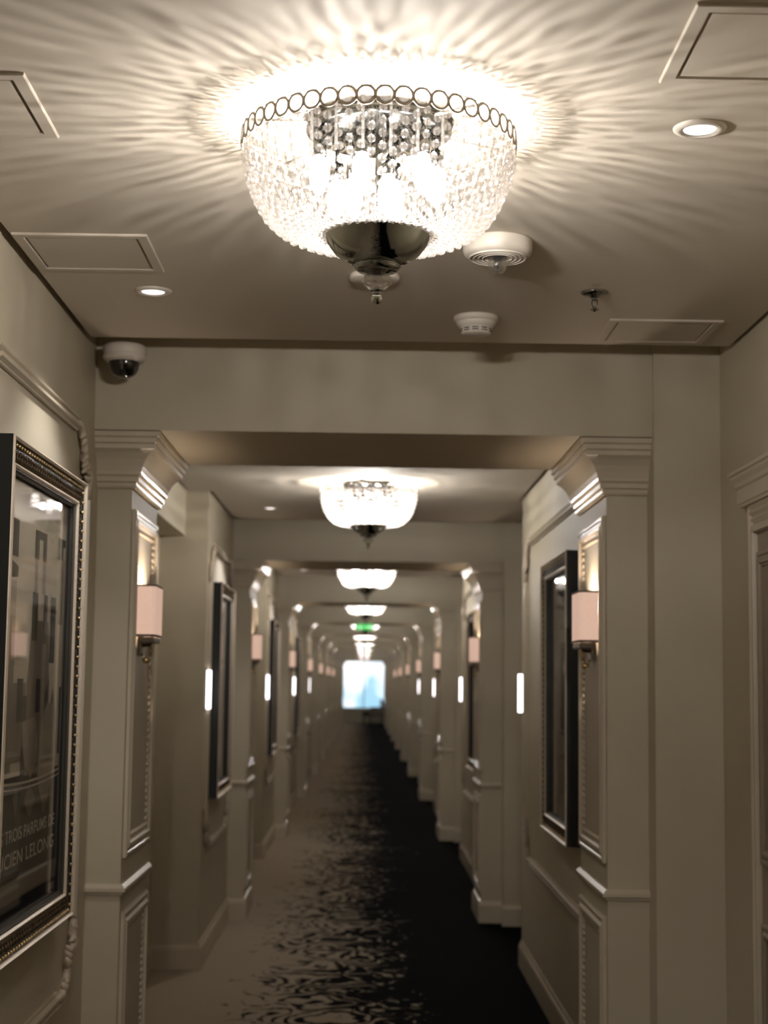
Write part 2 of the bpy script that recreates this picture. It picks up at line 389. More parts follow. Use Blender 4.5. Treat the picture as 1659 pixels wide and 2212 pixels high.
# ------------------------------------------------------------------ wall panel mouldings with scroll corners
def scroll(mb, cy, cz, sy, sz):
    """acanthus corner: C-scroll from the upright to the rail, with leaf lobes; sy, sz point into the panel"""
    P = lambda u, v, h=.012: (h, cy + sy * u, cz + sz * v)
    sp = [(0.0, .20), (.006, .165), (.0, .13), (.022, .105), (.052, .10), (.07, .085), (.066, .06), (.082, .036), (.11, .022), (.14, .004), (.17, 0)]
    mb.tube([P(*q) for q in sp], [.012, .014, .018, .017, .014, .012, .012, .014, .014, .012, .010], 8)
    for (u, v, tu, tv, ln) in ((.01, .145, .035, -.01, 1), (.02, .125, .045, -.012, 1), (.03, .11, .05, .012, 1), (.045, .10, .045, .03, 1), (.06, .09, .04, .03, .8), (.068, .07, .03, .035, .8),
                               (.0, .16, .022, .02, .8), (.1, .028, .01, .03, .9), (.12, .018, .02, .024, .8)):
        mb.tube([P(u, v, .010), P(u + tu * .5 * ln, v + tv * .5 * ln, .020), P(u + tu * ln, v + tv * ln, .012)], [.011, .010, .004], 7)
    t = [P(.048 + .017 * math.cos(a) * (1 - a / 9), .112 + .017 * math.sin(a) * (1 - a / 9), .02) for a in [k * .6 for k in range(12)]]
    mb.tube(t, .005, 6)
def panel(name, y0, y1, z0, z1):
    p = empty(name, (0, (y0 + y1) / 2, 0)); hy = (y1 - y0) / 2; pr = [(o - .022, h) for o, h in frame_profile(.044, .024)]
    g = .17; gz = .20
    for zz, nm in ((z1, 'top_rail'), (z0, 'bottom_rail')):
        d = 1 if zz == z1 else -1
        MB().sweep([(-hy + g, zz), (hy - g, zz)][::d], False, pr, WALLMAP).build(nm, 'trim', p)
    for yy in (-hy, hy):
        d = 1 if yy < 0 else -1
        MB().sweep([(yy, z0 + gz), (yy, z1 - gz)][::d], False, pr, WALLMAP).build('upright', 'trim', p)
    for yy, sy in ((-hy, 1), (hy, -1)):
        for zz, sz in ((z0, 1), (z1, -1)):
            m = MB(); scroll(m, yy, zz, sy, sz); m.build('scroll_corner', 'plaster', p)
    return p
pl = panel('trim_1', 3.22, 4.55, .595, 2.178)
plr = panel('trim_2', 5.52, 8.12, .585, 2.185)
k = 2
for n in range(0, 7):
    o = pl if n == 0 else copy_tree(pl)
    o.location = (XL, 3.885 + L * n, 0); o.name = 'trim_1' if n == 0 else 'trim_%d' % (k + 1)
    if n: k += 1
    tag(o, 'panel moulding with scroll corners on the left wall around its %s picture' % ORD[n], 'moulding', 'wall panel mouldings', 'structure')
for n in range(0, 7):
    o = plr if n == 0 else copy_tree(plr)
    o.location = (XR, 6.82 + L * n, 0); o.rotation_euler = (0, 0, PI)
    if n: o.name = 'trim_%d' % (k + 1); k += 1
    tag(o, 'panel moulding with scroll corners on the right wall around its %s picture' % ORD[n], 'moulding', 'wall panel mouldings', 'structure')

# ------------------------------------------------------------------ framed pictures
HU, HV, FW = .435, .575, .072          # half width, half height, width of the frame face
def text_mesh(parent, name, body, u0, u1, v0, v1, wout, m, shear=0):
    c = bpy.data.curves.new(name, 'FONT'); c.body = body; c.size = 1; c.offset = .012; c.extrude = .0
    t = bpy.data.objects.new('tmp_text', c); C.objects.link(t)
    dg = bpy.context.evaluated_depsgraph_get(); me = bpy.data.meshes.new_from_object(t.evaluated_get(dg)); bpy.data.objects.remove(t)
    xs = [v.co.x for v in me.vertices]; ys = [v.co.y for v in me.vertices]; x0, x1, y0, y1 = min(xs), max(xs), min(ys), max(ys)
    for v in me.vertices:
        v.co = Vector((wout, u0 + (v.co.x - x0) / (x1 - x0) * (u1 - u0), v0 + (v.co.y - y0) / (y1 - y0) * (v1 - v0)))
    parent_kind = 'stuff'; me.name = name; me.materials.clear(); me.materials.append(M[m])
    o = bpy.data.objects.new(name, me); C.objects.link(o); o.parent = parent; o['kind'] = parent_kind; return o
def make_frame():
    p = empty('framed_print', (XL, 3.815, 1.415))
    rect = lambda hu, hv: [(-hu, -hv), (-hu, hv), (hu, hv), (hu, -hv)]
    MB().sweep(rect(HU, HV), True, [(0, .001), (0, .057), (.004, .058), (.012, .050), (.07, .038), (.07, .001)], WALLMAP).build('frame', 'black', p)
    MB().sweep(rect(HU, HV), True, [(.0008, .0565), (.0015, .060), (.005, .062), (.009, .0575), (.009, .049)], WALLMAP).build('outer_fillet', 'silver', p)
    MB().sweep(rect(HU - .055, HV - .055), True, [(0, .038), (.001, .050), (.005, .051), (.009, .046), (.009, .036)], WALLMAP).build('inner_fillet', 'silver', p)
    MB().sweep(rect(HU - .063, HV - .063), True, [(0, .036), (.0, .044), (.004, .044), (.006, .038), (.010, .036), (.010, .030), (0, .030)], WALLMAP).build('sight_edge', 'groove', p)
    # carved band: scales, husks and a row of beads, mitred round the four sides
    cv = MB(); bd = MB()
    for side in range(4):
        ln = (HU if side % 2 else HV) * 2; pitch = .026; cnt = int((ln - .03) / pitch)
        for i in range(cnt):
            s_ = -ln / 2 + (ln - cnt * pitch) / 2 + pitch * (i + .5)
            def PP(s, q, h):                                         # s along, q inward from the edge
                if side == 0: return (h, -HU + q, s)
                if side == 1: return (h, s, HV - q)
                if side == 2: return (h, HU - q, s)
                return (h, s, -HV + q)
            bd.ball(PP(s_, .017, .0515), .0048, 7, 5)
            for qq, off, r in ((.031, .5, .0125), (.043, 0, .0125)):
                cc = s_ + pitch * off
                a = [PP(cc + r * math.cos(t), qq - r * .9 * math.sin(t), ( .0425 if t in (0, PI) else .045)) for t in [PI * e / 6 for e in range(7)]]
                cv.add([PP(cc, qq + .008, .050)] + a + [PP(cc, qq + .016, .041)], [(0, e, e + 1) for e in range(1, 7)] + [(0, 7, 8), (0, 8, 1)])
                cv.tube([PP(cc, qq - r * .8, .045), PP(cc, qq + .006, .050)], [.0016, .0024], 5)
    o = cv.build('carved_band', 'carve', p); o['kind'] = 'stuff'
    o = bd.build('bead_row', 'gold', p); o['kind'] = 'stuff'
    return p
IU, IV = HU - FW, HV - FW
def poster(p):
    """vintage perfume advertisement: three tall bottles on a dark table with two lines of lettering"""
    zc, yc = 1.415, 3.815
    sh = MB().box(.018, .022, -IU - .006, IU + .006, -IV - .006, IV + .006).build('print', 'p_pale', p)
    W = .0225
    def shapes(nm, m, polys, w=W, k=1.016):                        # each printed shape is a flat piece of its own
        for po in polys:
            b = MB().prism([(min(a * k - yc, IU), (1.46 + (z - 1.46) * k) - zc) for a, z in po], w - .0004, w, WALLMAP); b.build(nm, m, sh)
    R = lambda a, b, c, d: [(a, c), (a, d), (b, d), (b, c)]
    shapes('dark_ground', 'p_black', [R(yc - IU, yc + IU, zc - IV, 1.235)], k=1)
    shapes('bottle_body', 'p_mid', [R(3.46, 3.56, 1.25, 1.60), [(3.70, 1.235), (3.70, 1.45), (3.74, 1.60), (3.92, 1.60), (3.95, 1.45), (3.95, 1.235)], R(3.56, 3.69, 1.27, 1.45), [(3.95, 1.235), (3.95, 1.36), (4.0, 1.44), (4.05, 1.36), (4.05, 1.235)]], W + .0003)
    shapes('bottle_shadow', 'p_dark', [R(3.73, 3.79, 1.55, 1.665), R(3.86, 3.90, 1.545, 1.665), R(3.94, 4.0, 1.50, 1.665), R(3.60, 3.66, 1.36, 1.46), R(3.80, 3.85, 1.38, 1.46), R(4.08, 4.13, 1.27, 1.44), [(3.92, 1.30), (3.90, 1.42), (3.95, 1.46)], R(3.66, 3.70, 1.235, 1.42)], W + .0006)
    shapes('bottle_shoulder', 'p_light', [[(3.66, 1.36), (3.67, 1.31), (3.70, 1.26), (3.77, 1.225), (3.83, 1.26), (3.84, 1.31), (3.80, 1.37)], [(3.85, 1.225), (3.86, 1.34), (3.93, 1.40), (4.02, 1.40), (4.05, 1.33), (4.05, 1.225)]], W + .0009)
    shapes('stopper', 'p_dark', [R(3.50, 3.565, 1.735, 1.82), [(3.495, 1.685), (3.50, 1.725), (3.57, 1.715), (3.57, 1.69)], R(3.74, 3.785, 1.745, 1.815), R(3.83, 3.87, 1.745, 1.805), R(3.74, 3.87, 1.795, 1.815), R(4.01, 4.075, 1.765, 1.82), R(4.11, 4.15, 1.765, 1.81), R(4.01, 4.15, 1.80, 1.82)], W + .0003)
    shapes('stopper_neck', 'p_light', [R(3.50, 3.56, 1.60, 1.68), R(3.745, 3.78, 1.665, 1.745), R(3.835, 3.87, 1.665, 1.745), R(4.03, 4.09, 1.60, 1.765)], W + .0003)
    shapes('mirror_image', 'p_mid', [[(3.71, 1.175), (3.765, 1.215), (3.835, 1.175), (3.78, 1.135)], [(3.845, 1.222), (4.03, 1.222), (3.94, 1.128)], [(3.60, 1.19), (3.63, 1.215), (3.65, 1.19), (3.63, 1.14)]], W + .0003)
    # table edge: a pale double line curving across
    for dz, hh in ((0, .006), (-.012, .004)):
        q = [yc - IU + 2 * IU * i / 16 for i in range(17)]
        f = lambda a: 1.213 + dz + .020 * ((a - yc) / IU) ** 2 * 0.6
        shapes('table_edge', 'p_white', [[(a, f(a)) for a in q] + [(a, f(a) + hh) for a in q[::-1]]], W + .0012, 1)
    shapes('grey_border', 'p_mid', [R(yc - IU, yc + IU, .950, .998)], W + .0003, 1)
    shapes('side_line', 'p_light', [R(yc + IU - .012, yc + IU - .002, .98, zc + IV)], W + .0012, 1)
    shapes('corner_stamp', 'p_light', [R(4.03, 4.09, .93, .948), R(4.04, 4.08, .916, .926)], W + .0003)
    text_mesh(sh, 'lettering', 'LES TROIS PARFUMS DE', -IU + .035, IU - .04, 1.086 - zc, 1.116 - zc, W + .0004, 'p_white')
    text_mesh(sh, 'lettering', 'LUCIEN LELONG', -IU + .035, IU - .04, 1.030 - zc, 1.064 - zc, W + .0004, 'p_white')
def street_print(p, seed):
    rnd = random.Random(seed)
    sh = MB().box(.018, .022, -IU - .006, IU + .006, -IV - .006, IV + .006).build('print', 'p_black', p)
    b = MB().prism([(-IU + .07, -IV + .09), (-IU + .07, IV - .09), (IU - .07, IV - .09), (IU - .07, -IV + .09)], .0221, .0224, WALLMAP)
    b.build('picture_field', 'p_dark', sh)
    for i in range(9):
        u = rnd.uniform(-IU + .1, IU - .16); v = rnd.uniform(-IV + .12, IV - .3); ww = rnd.uniform(.03, .09); hh = rnd.uniform(.05, .22)
        MB().prism([(u, v), (u, v + hh), (u + ww, v + hh * 1.02), (u + ww, v)], .0225 + i * .0001, .0226 + i * .0001, WALLMAP).build('pale_shape', 'p_mid', sh)
GL = MB().box(.0245, .0270, -IU - .004, IU + .004, -IV - .004, IV + .004).mesh('glass', 'pane')
fr0 = make_frame()
frames = []
def place_frame(x, y, rz, label, first=False):
    o = fr0 if first else copy_tree(base_frame)
    o.location = (x, y, 1.415); o.rotation_euler = (0, 0, rz); tag(o, label, 'picture', 'framed prints on the corridor walls'); frames.append(o); return o
base_frame = fr0
plain = [copy_tree(fr0) for _ in range(1)][0]          # an undressed frame to copy from
base_frame = plain
fr0.location = (XL + .003, 3.815, 1.415); fr0.rotation_euler = (0, 0, -.007)      # hangs a touch askew
tag(fr0, 'black and gilt framed perfume advertisement on the left wall, nearest the camera', 'picture', 'framed prints on the corridor walls')
poster(fr0); inst('glass', GL, fr0)
NPL, NPR = 4, 3
first_used = False
for n in range(1, NPL):
    if not first_used: o = plain; first_used = True
    else: o = copy_tree(plain_src)
    if n == 1:
        plain_src = None
    o.location = (XL, 3.815 + L * n, 1.415)
    tag(o, 'dark framed print under glass on the left wall, %s picture along it' % ORD[n], 'picture', 'framed prints on the corridor walls')
    street_print(o, 10 + n) if n == 1 else None
    if n == 1: inst('glass', GL, o)
    plain_src = o
for n in range(0, NPR):
    o = copy_tree(plain_src); o.location = (XR, 6.57 + L * n, 1.415); o.rotation_euler = (0, 0, PI)
    tag(o, 'dark framed print under glass on the right wall, %s picture along it' % ORD[n], 'picture', 'framed prints on the corridor walls')

# ------------------------------------------------------------------ wall sconces on the pilasters
def make_sconce():
    s = empty('wall_sconce', (-.72, 5.06, 1.52))
    MB().bbox(.001, .014, -.035, .035, .02, .22, .003).build('back_plate', 'brass', s)
    b = MB()                                                  # open box shade, rounded corners, thin cloth
    pa = [(.0005, -.095), (.05, -.095), (.060, -.085), (.060, .085), (.05, .095), (.0005, .095)]
    z0, z1 = .078, .240
    b.sweep(pa, False, [(0, z0), (0, z1), (-.002, z1), (-.002, z0)], XYZ)
    b.build('lamp_shade', 'shade', s)
    b = MB().sweep(pa, False, [(.001, z0 - .002), (.001, z0 + .006), (-.003, z0 + .006), (-.003, z0 - .002)], XYZ); b.build('lower_trim', 'seatl', s); b = MB().sweep(pa, False, [(.001, z1 - .005), (.001, z1 + .001), (-.003, z1 + .001), (-.003, z1 - .005)], XYZ)
    b.build('upper_trim', 'seatl', s)
    b = MB().bbox(.008, .058, -.088, .088, z0 - .020, z0 - .003, .003); b.build('lower_bracket', 'brass', s)
    b = MB().tube([(.012, 0, .05), (.034, 0, .052), (.04, 0, .06), (.04, 0, .09)], .005, 8); b.build('arm', 'brass', s)
    b = MB().ball((.026, -.02, .003), .011, 14, 9); b.tube([(.010, -.02, .026), (.018, -.02, .012), (.026, -.02, .003)], .004, 6); b.build('finial_knob', 'gold', s)
    b = MB().lathe([(.0, .148), (.012, .142), (.016, .125), (.012, .104), (.009, .092)], 14, (.04, 0, 0)); b.build('bulb', 'bulb', s)
    return s
scn = make_sconce(); NS = 7
for n in range(NS):
    for side in (0, 1):
        o = scn if n == 0 and side == 0 else copy_tree(scn0)
        if n == 0 and side == 0: scn0 = o
        o.location = ((-.72, .743)[side], 5.05 + L * n + (.0 if side == 0 else .02), 1.52); o.rotation_euler = (0, 0, PI * side)
        tag(o, 'pink fabric wall sconce on the %s pilaster of the %s side' % (ORD[n], ('left', 'right')[side]), 'wall lamp', 'wall sconces on the pilasters')
for o in [c for c in C.objects if c.name.startswith('wall_sconce')]:
    lamp(o, (.042, 0, .20), SC_W, .012, (1.0, .80, .62))

# ------------------------------------------------------------------ slim lights beside the recesses
def make_number():
    s = empty('slim_wall_light', (XL, 8.27, 1.42))
    MB().bbox(0, .008, -.026, .026, -.112, .112, .003).build('back_plate', 'chrome', s)
    b = MB(); pr = [(.022 * math.cos(a), .022 * math.sin(a)) for a in [-PI / 2 + PI * i / 8 for i in range(9)]]
    b.prism([(x + .008, y) for x, y in pr], -.1, .1, XYZ); b.build('lens', 'strip', s)
    return s
nl = make_number(); NN = 6
for n in range(NN):
    for side in (0, 1):
        if n == 0 and side == 0: o = nl
        else: o = copy_tree(nl)
        o.location = ((XL, XR)[side], (8.25, 8.33)[side] + L * n, 1.415); o.rotation_euler = (0, 0, PI * side)
        tag(o, 'slim upright glowing wall light on the %s wall, %s from the camera' % (('left', 'right')[side], ORD[n]), 'wall light', 'slim wall lights')

# ------------------------------------------------------------------ chandeliers
PROF = [(.237, 2.393), (.236, 2.372), (.2275, 2.336), (.214, 2.302), (.196, 2.274), (.173, 2.254), (.150, 2.2445), (.122, 2.240), (.098, 2.243)]
def arc_pts(prof, step, phase=0.0):
    seg = []; tot = 0
    for (r0, z0), (r1, z1) in zip(prof, prof[1:]):
        d = math.hypot(r1 - r0, z1 - z0); seg.append((tot, d, r0, z0, r1, z1)); tot += d
    n = int(tot / step); out = []
    for i in range(n + 1):
        t = min(tot, max(0, (tot - step * .5) * i / n + phase * step))
        for (s0, d, r0, z0, r1, z1) in seg:
            if s0 <= t <= s0 + d + 1e-9:
                q = (t - s0) / d; out.append((r0 + (r1 - r0) * q, z0 + (z1 - z0) * q)); break
    return out
Z0 = Z_RAFT                                     # chandelier roots sit on the ceiling; local z is measured from there
BEAD = MB(); BEAD.lathe([(.0006, .0075), (.0048, .0062), (.0075, .0022), (.0075, -.0022), (.0048, -.0062), (.0006, -.0075)], 8, smooth=False, cap0=True, cap1=True)
OCTA = [(0, 0, 1), (1, 0, 0), (0, 1, 0), (-1, 0, 0), (0, -1, 0), (0, 0, -1)]
OCTF = [(0, 1, 2), (0, 2, 3), (0, 3, 4), (0, 4, 1), (5, 2, 1), (5, 3, 2), (5, 4, 3), (5, 1, 4)]
def chandelier_body(c, near):
    """metal parts and bulbs, shared by all the chandeliers"""
    lo = lambda pr: [(r, z - Z0) for r, z in pr]
    MB().lathe(lo([(.0, 2.447), (.125, 2.447), (.13, 2.443), (.13, 2.432), (.118, 2.427), (.0, 2.427)]), 40).build('ceiling_plate', 'chrome', c)
    b = MB().lathe(lo([(.2390, 2.3932), (.2397, 2.3938), (.2390, 2.3945), (.2383, 2.3938), (.2390, 2.3932)]), 80)
    b.lathe(lo([(.2395, 2.4272), (.2402, 2.428), (.2395, 2.4288), (.2388, 2.428), (.2395, 2.4272)]), 80)
    for i in range(6):
        a = 2 * PI * i / 6 + .3; b.tube([(.12 * math.cos(a), .12 * math.sin(a), 2.437 - Z0), (.238 * math.cos(a), .238 * math.sin(a), 2.428 - Z0)], .003, 6)
    b.build('rim_hoop', 'pewter', c)
    MB().lathe(lo([(.097, 2.249), (.0985, 2.247), (.0955, 2.243), (.088, 2.229), (.074, 2.212), (.058, 2.200), (.044, 2.193), (.0, 2.192), (.0, 2.196), (.044, 2.198), (.085, 2.232), (.094, 2.249), (.097, 2.249)]), 56).build('metal_bowl', 'dchrome', c)
    b = MB().lathe(lo([(.030, 2.197), (.039, 2.193), (.0405, 2.189), (.039, 2.185), (.034, 2.181), (.016, 2.179), (.0, 2.179)]), 36)
    b.tube([(.0395 * math.cos(a), .0395 * math.sin(a), 2.190 - Z0) for a in [2 * PI * i / 36 for i in range(36)]], [.0026 if i % 2 else .0018 for i in range(36)], 6, True)
    b.build('bowl_collar', 'chrome', c)
    MB().lathe(lo([(.0, 2.181), (.013, 2.180), (.022, 2.173), (.0285, 2.164), (.0265, 2.160), (.013, 2.147), (.0, 2.146)]), 10, smooth=False).build('crystal_drop', 'clear', c)
    b = MB().lathe(lo([(.0, 2.149), (.012, 2.148), (.0135, 2.1465), (.012, 2.1445), (.008, 2.144), (.008, 2.142), (.010, 2.1415), (.010, 2.139), (.0085, 2.138), (.0, 2.138)]), 24)
    b.build('finial_collar', 'chrome', c)
    MB().ball((0, 0, 2.1325 - Z0), .0105, 18, 12).build('finial_ball', 'dchrome', c)
    MB().lathe(lo([(.006, 2.43), (.006, 2.195)]), 12).build('stem', 'chrome', c)
    BL = [(.108, 2 * PI * i / 6 + .25, (0.004, -.016, -.006)[i % 3]) for i in range(6)] + [(.045, 2 * PI * i / 3 - 1.2, (-.034, -.018, -.026)[i]) for i in range(3)]
    for (r, a, dz) in BL:
        x, y = r * math.cos(a), r * math.sin(a); z = 2.376 + dz - Z0
        s = MB().lathe([(.0, .03), (.012, .03), (.013, .0), (.0, .0)], 14, (x, y, z)); s.tube([(x, y, z + .03), (x, y, 2.43 - Z0)], .004, 6)
        so = s.build('lamp_holder', 'chrome', c)
        MB().lathe([(.009, 0), (.0145, -.012), (.0175, -.030), (.0155, -.050), (.008, -.066), (.0015, -.072)], 16, (x, y, z)).build('bulb', 'bulb', so)
    return BL
def near_chandelier():
    c = empty('crystal_chandelier', (.0145, 2.70, Z0))
    BL = chandelier_body(c, True)
    # medallions round the gallery: openwork ring with a crystal disc
    NM = 49; ring = MB()
    ring.tube([(0, .0150 * math.cos(t), .0150 * math.sin(t)) for t in [2 * PI * i / 28 for i in range(28)]], .0024, 8, True)
    ring.tube([(0, .0125, .0095), (0, .0158, .0072), (0, .0192, .0095)], .0012, 5); ring.tube([(0, .0125, -.0095), (0, .0158, -.0072), (0, .0192, -.0095)], .0012, 5)
    ring.ball((0, .0158, 0), .0016, 6, 4); ring.tube([(0, 0, .0150), (0, 0, .0095)], .0007, 5)
    rm = ring.mesh('medallion', 'pewter')
    gem = MB().lathe([(.0, .0042), (.006, .0036), (.0102, .0), (.006, -.0036), (.0, -.0042)], 12, (0, 0, -.0015), smooth=False, axis='x').mesh('crystal_disc', 'disc')
    for i in range(NM):
        a = 2 * PI * i / NM
        o = inst('medallion', rm, c, (.242 * math.cos(a), .242 * math.sin(a), 2.411 - Z0), (0, 0, a)); inst('crystal_disc', gem, o)
    # strands of octagon beads following the bowl; the ones that face the camera bead by bead
    NSD = 80; pts = arc_pts(PROF, .0205); nb = len(pts)
    facing = set(sorted(range(NSD), key=lambda i: math.sin(2 * PI * i / NSD))[:300 // nb])
    bme = BEAD.mesh('crystal_bead', 'crystal'); rest = MB(); restw = MB()
    for i in range(NSD):
        a = 2 * PI * i / NSD + .02; ca, sa = math.cos(a), math.sin(a)
        pts = arc_pts(PROF, .0205, (.5 if i % 2 else 0.0) + random.uniform(-.08, .08))
        path = [(r * ca, r * sa, z - Z0) for r, z in [(.238, 2.400)] + pts]
        if i in facing:
            st = MB().tube(path, .0007, 4).build('bead_strand', 'pewter', c)
        else:
            restw.tube(path, .0007, 4)
        for q, (r, z) in enumerate(pts):
            s = .92 if q < 8 else .92 - .42 * (q - 7) / (nb - 8)
            rz = random.uniform(0, PI); s *= random.uniform(.93, 1.07)
            nxt = pts[min(q + 1, nb - 1)]; prv = pts[max(q - 1, 0)]; til = math.atan2(prv[0] - nxt[0], prv[1] - nxt[1])
            mt = Matrix.Translation((r * ca, r * sa, z - Z0)) @ Matrix.Rotation(a, 4, 'Z') @ Matrix.Rotation(til, 4, 'Y') @ Matrix.Rotation(rz, 4, 'Z') @ Matrix.Scale(s, 4)
            if i in facing:
                o = inst('crystal_bead', bme, st); o.matrix_basis = mt
            else:
                rest.add([mt @ Vector(v) for v in BEAD.v], BEAD.f)
    o = rest.build('bead_curtain', 'crystal', c); o['kind'] = 'stuff'
    o = restw.build('strand_wires', 'pewter', c); o['kind'] = 'stuff'
    # glass rods hanging inside the beads
    rods = MB()
    for i in range(28):
        a = 2 * PI * (i + .4) / 28; rods.lathe([(.0026, 2.425 - Z0), (.0026, 2.335 - Z0)], 6, (.205 * math.cos(a), .205 * math.sin(a), 0), cap0=True, cap1=True)
    o = rods.build('glass_rods', 'clear', c); o['kind'] = 'stuff'
    for (r, a, dz) in BL:
        lamp(c, (r * math.cos(a), r * math.sin(a), 2.316 + dz - Z0), CH_W * (.085 if r > .08 else .163), .0085)
    return c
def far_chandelier():
    c = empty('crystal_chandelier', (.0145, 2.70 + L, Z0))
    chandelier_body(c, False)
    med = MB(); NM = 49
    for i in range(NM):
        a = 2 * PI * i / NM; ca, sa = math.cos(a), math.sin(a)
        med.tube([(.242 * ca - .015 * math.cos(t) * sa, .242 * sa + .015 * math.cos(t) * ca, 2.411 - Z0 + .015 * math.sin(t)) for t in [2 * PI * k / 10 for k in range(10)]], .0022, 4, True)
    o = med.build('medallion_band', 'pewter', c); o['kind'] = 'stuff'
    cr = MB(); pts = arc_pts(PROF, .022)
    for i in range(72):
        a = 2 * PI * i / 72; ca, sa = math.cos(a), math.sin(a)
        for q, (r, z) in enumerate(pts):
            s = .0095 if q < 8 else .0095 - .0004 * (q - 7)
            cr.add([(r * ca + v[0] * s, r * sa + v[1] * s, z - Z0 + v[2] * s) for v in OCTA], OCTF)
    o = cr.build('bead_curtain', 'crystal_far', c); o['kind'] = 'stuff'
    return c
ch0 = near_chandelier()
tag(ch0, 'large crystal bowl chandelier close overhead, its bead strands and dark metal bowl in focus', 'chandelier', 'crystal chandeliers along the ceiling')
ch1 = far_chandelier()
for n in range(1, NB):
    o = ch1 if n == 1 else copy_tree(ch1)
    o.location = (.0145, 2.70 + L * n, Z0)
    tag(o, 'blurred glowing crystal bowl chandelier, %s along the ceiling from the camera' % ORD[n], 'chandelier', 'crystal chandeliers along the ceiling')
    if n < 4:
        for q in range(3): lamp(o, (.06 * math.cos(q * 2.1), .06 * math.sin(q * 2.1), 2.315 - Z0), (CH_NEXT if n == 1 else CH_FAR) / 3, .012)
    else:
        lamp(o, (0, 0, 2.315 - Z0), CH_FAR, .03)
back = copy_tree(ch1); back.location = (.0145, 2.70 - L, Z0)  # unseen extra chandelier, added to brighten the surfaces that face the camera
tag(back, 'unseen crystal bowl chandelier added behind the camera as fill light', 'chandelier', 'crystal chandeliers along the ceiling'); lamp(back, (0, 0, 2.32 - Z0), CH_BACK_FILL, .05)

# ------------------------------------------------------------------ things on the ceiling
def make_downlight():
    d = empty('downlight', (0, 0, Z_RAFT))
    MB().lathe([(.030, -.004), (.034, -.0065), (.042, -.0055), (.047, -.002), (.048, .0005), (.030, .0005)], 40).build('trim_ring', 'white', d)
    MB().lathe([(.0, -.003), (.029, -.003), (.0295, .0), (.0, .0)], 32).build('lens', 'glow', d)
    return d
dl = make_downlight()
for i, (x, y, lab) in enumerate(((.586, 2.695, 'round recessed downlight on the ceiling right of the large chandelier'), (-.551, 3.93, 'round recessed downlight on the ceiling left of the large chandelier, above the left picture'),
                                 (-.547, 8.93, 'small recessed downlight left of the second chandelier'), (-.547, 13.9, 'small recessed downlight left of the third chandelier'))):
    o = dl if i == 0 else copy_tree(dl); o.location = (x, y, Z_RAFT); tag(o, lab, 'downlight', 'recessed downlights')
    ld = bpy.data.lights.new('spot_lamp', 'SPOT'); ld.energy = DL_W * 4; ld.spot_size = 1.9; ld.spot_blend = .6; ld.shadow_soft_size = .02; ld.color = LAMP
    lo_ = bpy.data.objects.new('spot_lamp', ld); C.objects.link(lo_); lo_.parent = o; lo_.location = (0, 0, -.02)
def hatch(x0, x1, y0, y1, lab):
    h = empty('ceiling_hatch', ((x0 + x1) / 2, (y0 + y1) / 2, Z_RAFT)); hx, hy = (x1 - x0) / 2, (y1 - y0) / 2
    MB().sweep([(-hx, -hy), (-hx, hy), (hx, hy), (hx, -hy)], True, [(0, .001), (0, -.004), (.002, -.0055), (.022, -.0055), (.025, -.002), (.025, .001)], XYZ).build('frame', 'ceil', h)
    MB().bbox(-hx + .028, hx - .028, -hy + .028, hy - .028, -.004, .002, .0015).build('hatch_door', 'ceil', h)
    tag(h, lab, 'ceiling hatch', 'ceiling access hatches')
hatch(-.795, -.571, 2.488, 2.79, 'square ceiling access hatch at the upper left, nearest the camera')
hatch(-.800, -.497, 3.42, 3.73, 'square ceiling access hatch beside the left downlight')
hatch(.472, .82, 2.18, 2.478, 'square ceiling access hatch above the right downlight')
hatch(.655, .965, 4.16, 4.44, 'square ceiling access hatch at the right, against the first header beam')

s = empty('alarm_sounder', (.288, 3.43, Z_RAFT)); tag(s, 'round white alarm sounder with a clear lens just behind the large chandelier', 'alarm')
MB().lathe([(.0, 0), (.076, 0), (.078, -.004), (.078, -.022), (.075, -.031), (.067, -.037), (.055, -.038), (.0, -.038)], 48).build('housing', 'white', s)
g = MB()
for k2 in range(4): g.lathe([(.064 - k2 * .010, -.0375), (.0645 - k2 * .010, -.0415), (.061 - k2 * .010, -.0415), (.0615 - k2 * .010, -.0375)], 48)
g.build('sound_ridges', 'white', s)
MB().lathe([(.0, -.038), (.021, -.038), (.0215, -.056), (.019, -.067), (.014, -.073), (.0, -.075)], 24).build('clear_lens', 'clear', s)
MB().lathe([(.0, -.039), (.008, -.039), (.008, -.062), (.0, -.063)], 12).build('flash_tube', 'chrome', s)
def detector(x, y, lab):
    s = empty('smoke_detector', (x, y, Z_RAFT)); tag(s, lab, 'smoke detector')
    MB().lathe([(.0, 0), (.060, 0), (.0615, -.003), (.0605, -.008), (.056, -.016), (.0, -.016)], 40).build('base', 'white', s)
    MB().lathe([(.0, -.012), (.054, -.014), (.053, -.022), (.046, -.030), (.041, -.032), (.041, -.046), (.034, -.050), (.0, -.051)], 40).build('housing', 'white', s)
    b = MB()
    for i in range(10):
        a0 = 2 * PI * i / 10; pts = [(.0405 * math.cos(a0 + t), .0405 * math.sin(a0 + t)) for t in (0, .15, .3, .42)]
        for zz in (-.036, -.042): b.tube([(p[0], p[1], zz) for p in pts], .0017, 4)
    b.build('vent_slots', 'slot', s); return s
detector(.292, 4.165, 'white smoke detector on the ceiling between the alarm sounder and the header beam')
s = empty('cover_plate', (.0135, 3.745, Z_RAFT)); tag(s, 'flat white round cover plate on the ceiling, mostly hidden behind the large chandelier drop', 'cover plate')
MB().lathe([(.0, 0), (.060, 0), (.062, -.003), (.061, -.011), (.056, -.014), (.0, -.014)], 40).build('plate', 'white', s)
MB().lathe([(.0, -.013), (.006, -.013), (.005, -.016), (.0, -.0165)], 12).build('screw', 'chrome', s)
